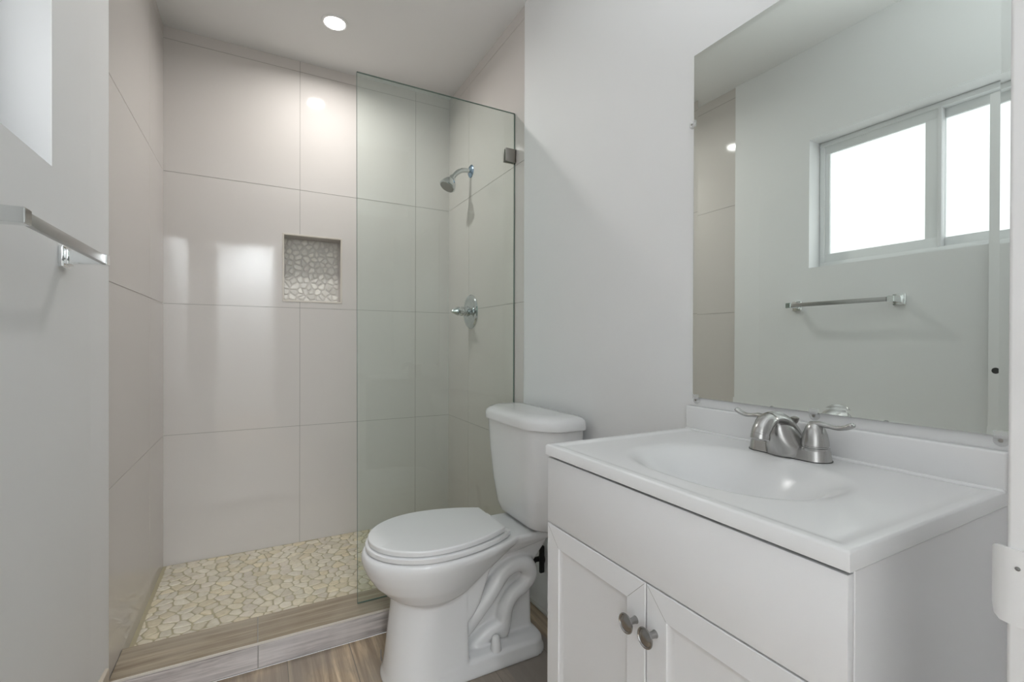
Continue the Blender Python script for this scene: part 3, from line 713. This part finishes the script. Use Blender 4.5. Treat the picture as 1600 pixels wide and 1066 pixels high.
# sink top with integral basin
CX0, CX1, CY0, CY1, CZ = 0.5495, XR - 0.002, 0.2655, 0.8625, 0.858
def sstep(a, c, x):
    t = min(1, max(0, (x - a) / (c - a))); return t * t * (3 - 2 * t)
BCX, BCY, BAX, BAY = 0.752, 0.566, 0.137, 0.186
def top_h(x, y):
    u, v = abs(x - BCX) / BAX, abs(y - BCY) / BAY
    r = (u ** 2.5 + v ** 2.5) ** (1 / 2.5)
    h = 0.0
    if r < 1.06:
        k = 1 - r
        h -= 0.100 * sstep(-0.06, 0.80, k) + 0.0 * k
    e = min(x - CX0, y - CY0, CY1 - y)
    h += 0.0028 * (1 - sstep(0.012, 0.026, e))
    h -= 0.0030 * (1 - sstep(0.0, 0.004, e)) ** 2
    return h
st_ = thing('sink_top', 'glossy white sink top with moulded oval basin on the vanity cabinet', 'sink', (0.78, 0.564, CZ - 0.02))
b = BM()
def axis_samples(a, c, n): 
    s = [a, a + 0.0012, a + 0.0025, a + 0.004]; e = [c - 0.004, c - 0.0025, c - 0.0012, c]
    return s + [a + 0.006 + (c - a - 0.012) * i / n for i in range(n + 1)] + e
xs_, ys_ = axis_samples(CX0, CX1, 84), axis_samples(CY0, CY1, 108)
gridv = [[b.verts.new((x, y, CZ + top_h(x, y))) for y in ys_] for x in xs_]
for i in range(len(xs_) - 1):
    for j in range(len(ys_) - 1): b.faces.new((gridv[i][j], gridv[i + 1][j], gridv[i + 1][j + 1], gridv[i][j + 1]))
rim = [gridv[i][0] for i in range(len(xs_))] + [gridv[-1][j] for j in range(1, len(ys_))] + [gridv[i][-1] for i in range(len(xs_) - 2, -1, -1)] + [gridv[0][j] for j in range(len(ys_) - 2, 0, -1)]
low = [b.verts.new((v.co.x, v.co.y, CZ - 0.0195)) for v in rim]
for i in range(len(rim)):
    j = (i + 1) % len(rim); b.faces.new((rim[i], low[i], low[j], rim[j]))
obj('basin_top', b, 'marble', st_, angle=50)
b = BM(); add_box(b, CX1 - 0.0215, CX1, CY0, CY1, CZ - 0.002, 0.9185, 0.003, 3)
tube(b, [(CX1 - 0.0215, CY0 + 0.003, CZ + 0.0005), (CX1 - 0.0215, CY1 - 0.003, CZ + 0.0005)], [0.005], 12, 0)
obj('backsplash', b, 'marble', st_)
b = BM(); lathe(b, [(0, 0), (0.020, 0), (0.0225, 0.002), (0.021, 0.004), (0.014, 0.003), (0.013, 0.006), (0, 0.008)], 32, Matrix.Translation((BCX + 0.03, BCY, CZ - 0.111))); obj('drain', b, 'nickel', st_, label='nickel drain ring')

# faucet
FX, FY, FZ = 0.9365, 0.565, CZ + 0.0003
fc = thing('faucet', 'brushed nickel two-handle faucet on the sink top', 'faucet', (FX, FY, FZ))
b = BM()
def stadium(hl, hw, z, n=14):
    p = []
    for s, a0 in ((1, 0), (-1, pi)):
        for i in range(n + 1):
            t = a0 + pi * i / n; p.append((FX + hw * cos(t), FY + s * (hl - hw) + hw * sin(t), z))
    return p
loft(b, [stadium(0.0795, 0.0275, FZ), stadium(0.0795, 0.0275, FZ + 0.002), stadium(0.0785, 0.0265, FZ + 0.004), stadium(0.0770, 0.0252, FZ + 0.018), stadium(0.0755, 0.0237, FZ + 0.0215), stadium(0.070, 0.019, FZ + 0.023)])
obj('base_plate', b, 'nickel', fc, angle=40)
b = BM(); add_box(b, FX - 0.0285, FX + 0.0285, FY - 0.0805, FY + 0.0805, FZ - 0.0003, FZ + 0.0006)
bb_ = BM(); loft(bb_, [stadium(0.0805, 0.0285, FZ), stadium(0.0805, 0.0285, FZ + 0.0012)]); b.free(); obj('gasket', bb_, 'rubber', fc, label='thin black gasket under the faucet')
# spout: broad foot rising into an arch over the basin
b = BM()
tube(b, [(0.951, FY, FZ + 0.010), (0.947, FY, FZ + 0.030), (0.934, FY, FZ + 0.052), (0.912, FY, FZ + 0.070), (0.887, FY, FZ + 0.0765), (0.866, FY, FZ + 0.071), (0.852, FY, FZ + 0.058), (0.8465, FY, FZ + 0.048)],
     [0.030, 0.026, 0.0215, 0.0185, 0.0175, 0.0175, 0.0172, 0.0165], 28, 8, (1, 0, 0.3), [0.016, 0.016, 0.0150, 0.0135, 0.0135, 0.0145, 0.0160, 0.0165])
t = bmesh.new(); loft(t, [[(FX - 0.002 - 0.25 * z + a * cos(2 * pi * i / 28), FY + c * sin(2 * pi * i / 28), FZ + z) for i in range(28)] for a, c, z in ((0.036, 0.040, 0.002), (0.0365, 0.038, 0.020), (0.036, 0.032, 0.030), (0.034, 0.026, 0.042), (0.030, 0.020, 0.056), (0.022, 0.014, 0.068))]); merge(b, t, 0)
sp_ = obj('spout', b, 'nickel', fc, angle=60)
b = BM(); lathe(b, [(0, 0), (0.0168, 0), (0.0172, 0.002), (0.0172, 0.009), (0.0155, 0.0105), (0.0125, 0.0105), (0.012, 0.007), (0, 0.007)], 32, axis_mtx((0.8475, FY, FZ + 0.0485), (-0.20, 0, -1))); obj('aerator', b, 'nickel', sp_)
for s in (-1, 1):
    hy = FY + s * 0.051
    b = BM(); lathe(b, [(0, 0.0205), (0.0245, 0.0205), (0.0245, 0.0245), (0.0225, 0.0255), (0.0225, 0.028), (0.0235, 0.029), (0.0228, 0.038), (0.0205, 0.050), (0.0170, 0.060), (0.0125, 0.068), (0.006, 0.0725), (0, 0.0735)], 36, Matrix.Translation((FX, hy, FZ)))
    hn = obj('handle', b, 'nickel', fc, angle=40)
    b = BM(); tube(b, [(FX, hy - s * 0.006, FZ + 0.066), (FX, hy + s * 0.010, FZ + 0.0695), (FX, hy + s * 0.026, FZ + 0.068), (FX, hy + s * 0.042, FZ + 0.067), (FX, hy + s * 0.056, FZ + 0.071), (FX, hy + s * 0.064, FZ + 0.0755)],
                  [0.0105, 0.0085, 0.0065, 0.0068, 0.0085, 0.0085], 18, 6, (0, 0, 1), [0.0075, 0.0055, 0.0042, 0.0042, 0.0050, 0.0050]); obj('lever', b, 'nickel', hn)
b = BM(); lathe(b, [(0, 0.016), (0.0032, 0.016), (0.0032, 0.060), (0.0062, 0.064), (0.0078, 0.070), (0.0078, 0.0725), (0.004, 0.0745), (0, 0.0745)], 20, Matrix.Translation((FX + 0.021, FY - 0.0, FZ))); obj('lift_rod', b, 'satin', fc)

# ------------------------------------------------------------------ mirror and clips
MY0, MY1, MZ0, MZ1 = 0.2664, 0.8545, 0.9402, 1.829
mr = thing('wall_mirror', 'large frameless rectangular mirror on the wall above the sink', 'mirror', (XR, (MY0 + MY1) / 2, MZ0))
MXF = XR - 0.006; bw = 0.0125; dx = bw * math.tan(radians(2.0))
b = BM(); iy0, iy1, iz0, iz1 = MY0 + bw, MY1 - bw, MZ0 + bw, MZ1 - bw
quad(b, [(MXF, iy0, iz0), (MXF, iy1, iz0), (MXF, iy1, iz1), (MXF, iy0, iz1)]); obj('mirror_glass', b, 'mirror', mr, smooth=False, recalc=False)
b = BM(); I = [(MXF, iy0, iz0), (MXF, iy1, iz0), (MXF, iy1, iz1), (MXF, iy0, iz1)]; O = [(MXF - dx, MY0, MZ0), (MXF - dx, MY1, MZ0), (MXF - dx, MY1, MZ1), (MXF - dx, MY0, MZ1)]
for k in range(4):
    j = (k + 1) % 4; quad(b, [I[k], I[j], O[j], O[k]])
obj('bevel_edge', b, 'mirror', mr, smooth=False, recalc=False)
b = BM(); x1 = XR - 0.0012
for a, c in ((0, 1), (1, 2), (2, 3), (3, 0)): quad(b, [O[a], O[c], (x1, O[c][1], O[c][2]), (x1, O[a][1], O[a][2])])
quad(b, [(x1, p[1], p[2]) for p in O]); obj('backing', b, 'mirror_edge', mr, smooth=False)
for y, z, ny, nz, lab in ((0.8575, 1.6532, 1, 0, 'clear plastic mirror clip on the left edge of the mirror'), (0.8455, MZ0, 0, -1, 'clear plastic mirror clip at the lower left mirror corner'),
                          (0.551, MZ0, 0, -1, 'clear plastic mirror clip under the mirror behind the faucet'), (0.276, MZ0, 0, -1, 'clear plastic mirror clip at the lower right mirror corner')):
    c = thing('mirror_clip', lab, 'clip', (XR, y, z), 'clips holding the mirror')
    b = BM(); px = MXF - 0.0035
    cy_, cz_ = y + ny * 0.004, z + nz * 0.007
    lathe(b, [(0, 0), (0.0095, 0), (0.0095, 0.0045), (0.007, 0.0065), (0, 0.0065)], 20, axis_mtx((XR - 0.0005, cy_, cz_), (-1, 0, 0)))
    if nz: add_box(b, px, px + 0.003, y - 0.0085, y + 0.0085, z - 0.004, z + 0.008, 0.001)
    else: add_box(b, px, px + 0.003, y - 0.009, y + 0.003, z - 0.0085, z + 0.0085, 0.001)
    obj('clip_body', b, 'clear', c)
    b = BM(); lathe(b, [(0, 0), (0.0032, 0), (0.0028, 0.0012), (0, 0.0016)], 14, axis_mtx((XR - 0.0066, cy_, cz_), (-1, 0, 0))); obj('screw', b, 'satin', c)

# ------------------------------------------------------------------ towel bar on the left wall
tb = thing('towel_bar', 'square chrome towel bar on the left wall under the window', 'towel bar', (XL, 1.18, 1.266))
TBX, TBZ = -0.312, 1.268
b = BM(); add_box(b, TBX - 0.0055, TBX + 0.0045, 0.985, 1.392, TBZ - 0.0095, TBZ + 0.0095, 0.0008, 2); obj('bar', b, 'bar', tb)
for yc_ in (0.968, 1.396):
    b = BM()
    add_box(b, XL, XL + 0.010, yc_ - 0.023, yc_ + 0.023, TBZ - 0.024, TBZ + 0.024, 0.003, 3)
    add_box(b, XL + 0.008, XL + 0.017, yc_ - 0.017, yc_ + 0.017, TBZ - 0.018, TBZ + 0.018, 0.003, 3)
    t = bmesh.new()
    loft(t, [[(x, yc_ - hy, TBZ - hz), (x, yc_ + hy, TBZ - hz), (x, yc_ + hy, TBZ + hz), (x, yc_ - hy, TBZ + hz)] for x, hy, hz in ((XL + 0.012, 0.0145, 0.0155), (XL + 0.030, 0.0125, 0.0130), (TBX - 0.010, 0.0125, 0.0122), (TBX + 0.0075, 0.0125, 0.0122))])
    bmesh.ops.bevel(t, geom=t.edges[:], offset=0.0015, segments=2, affect='EDGES'); merge(b, t, 0)
    obj('post', b, 'chrome', tb, angle=40)
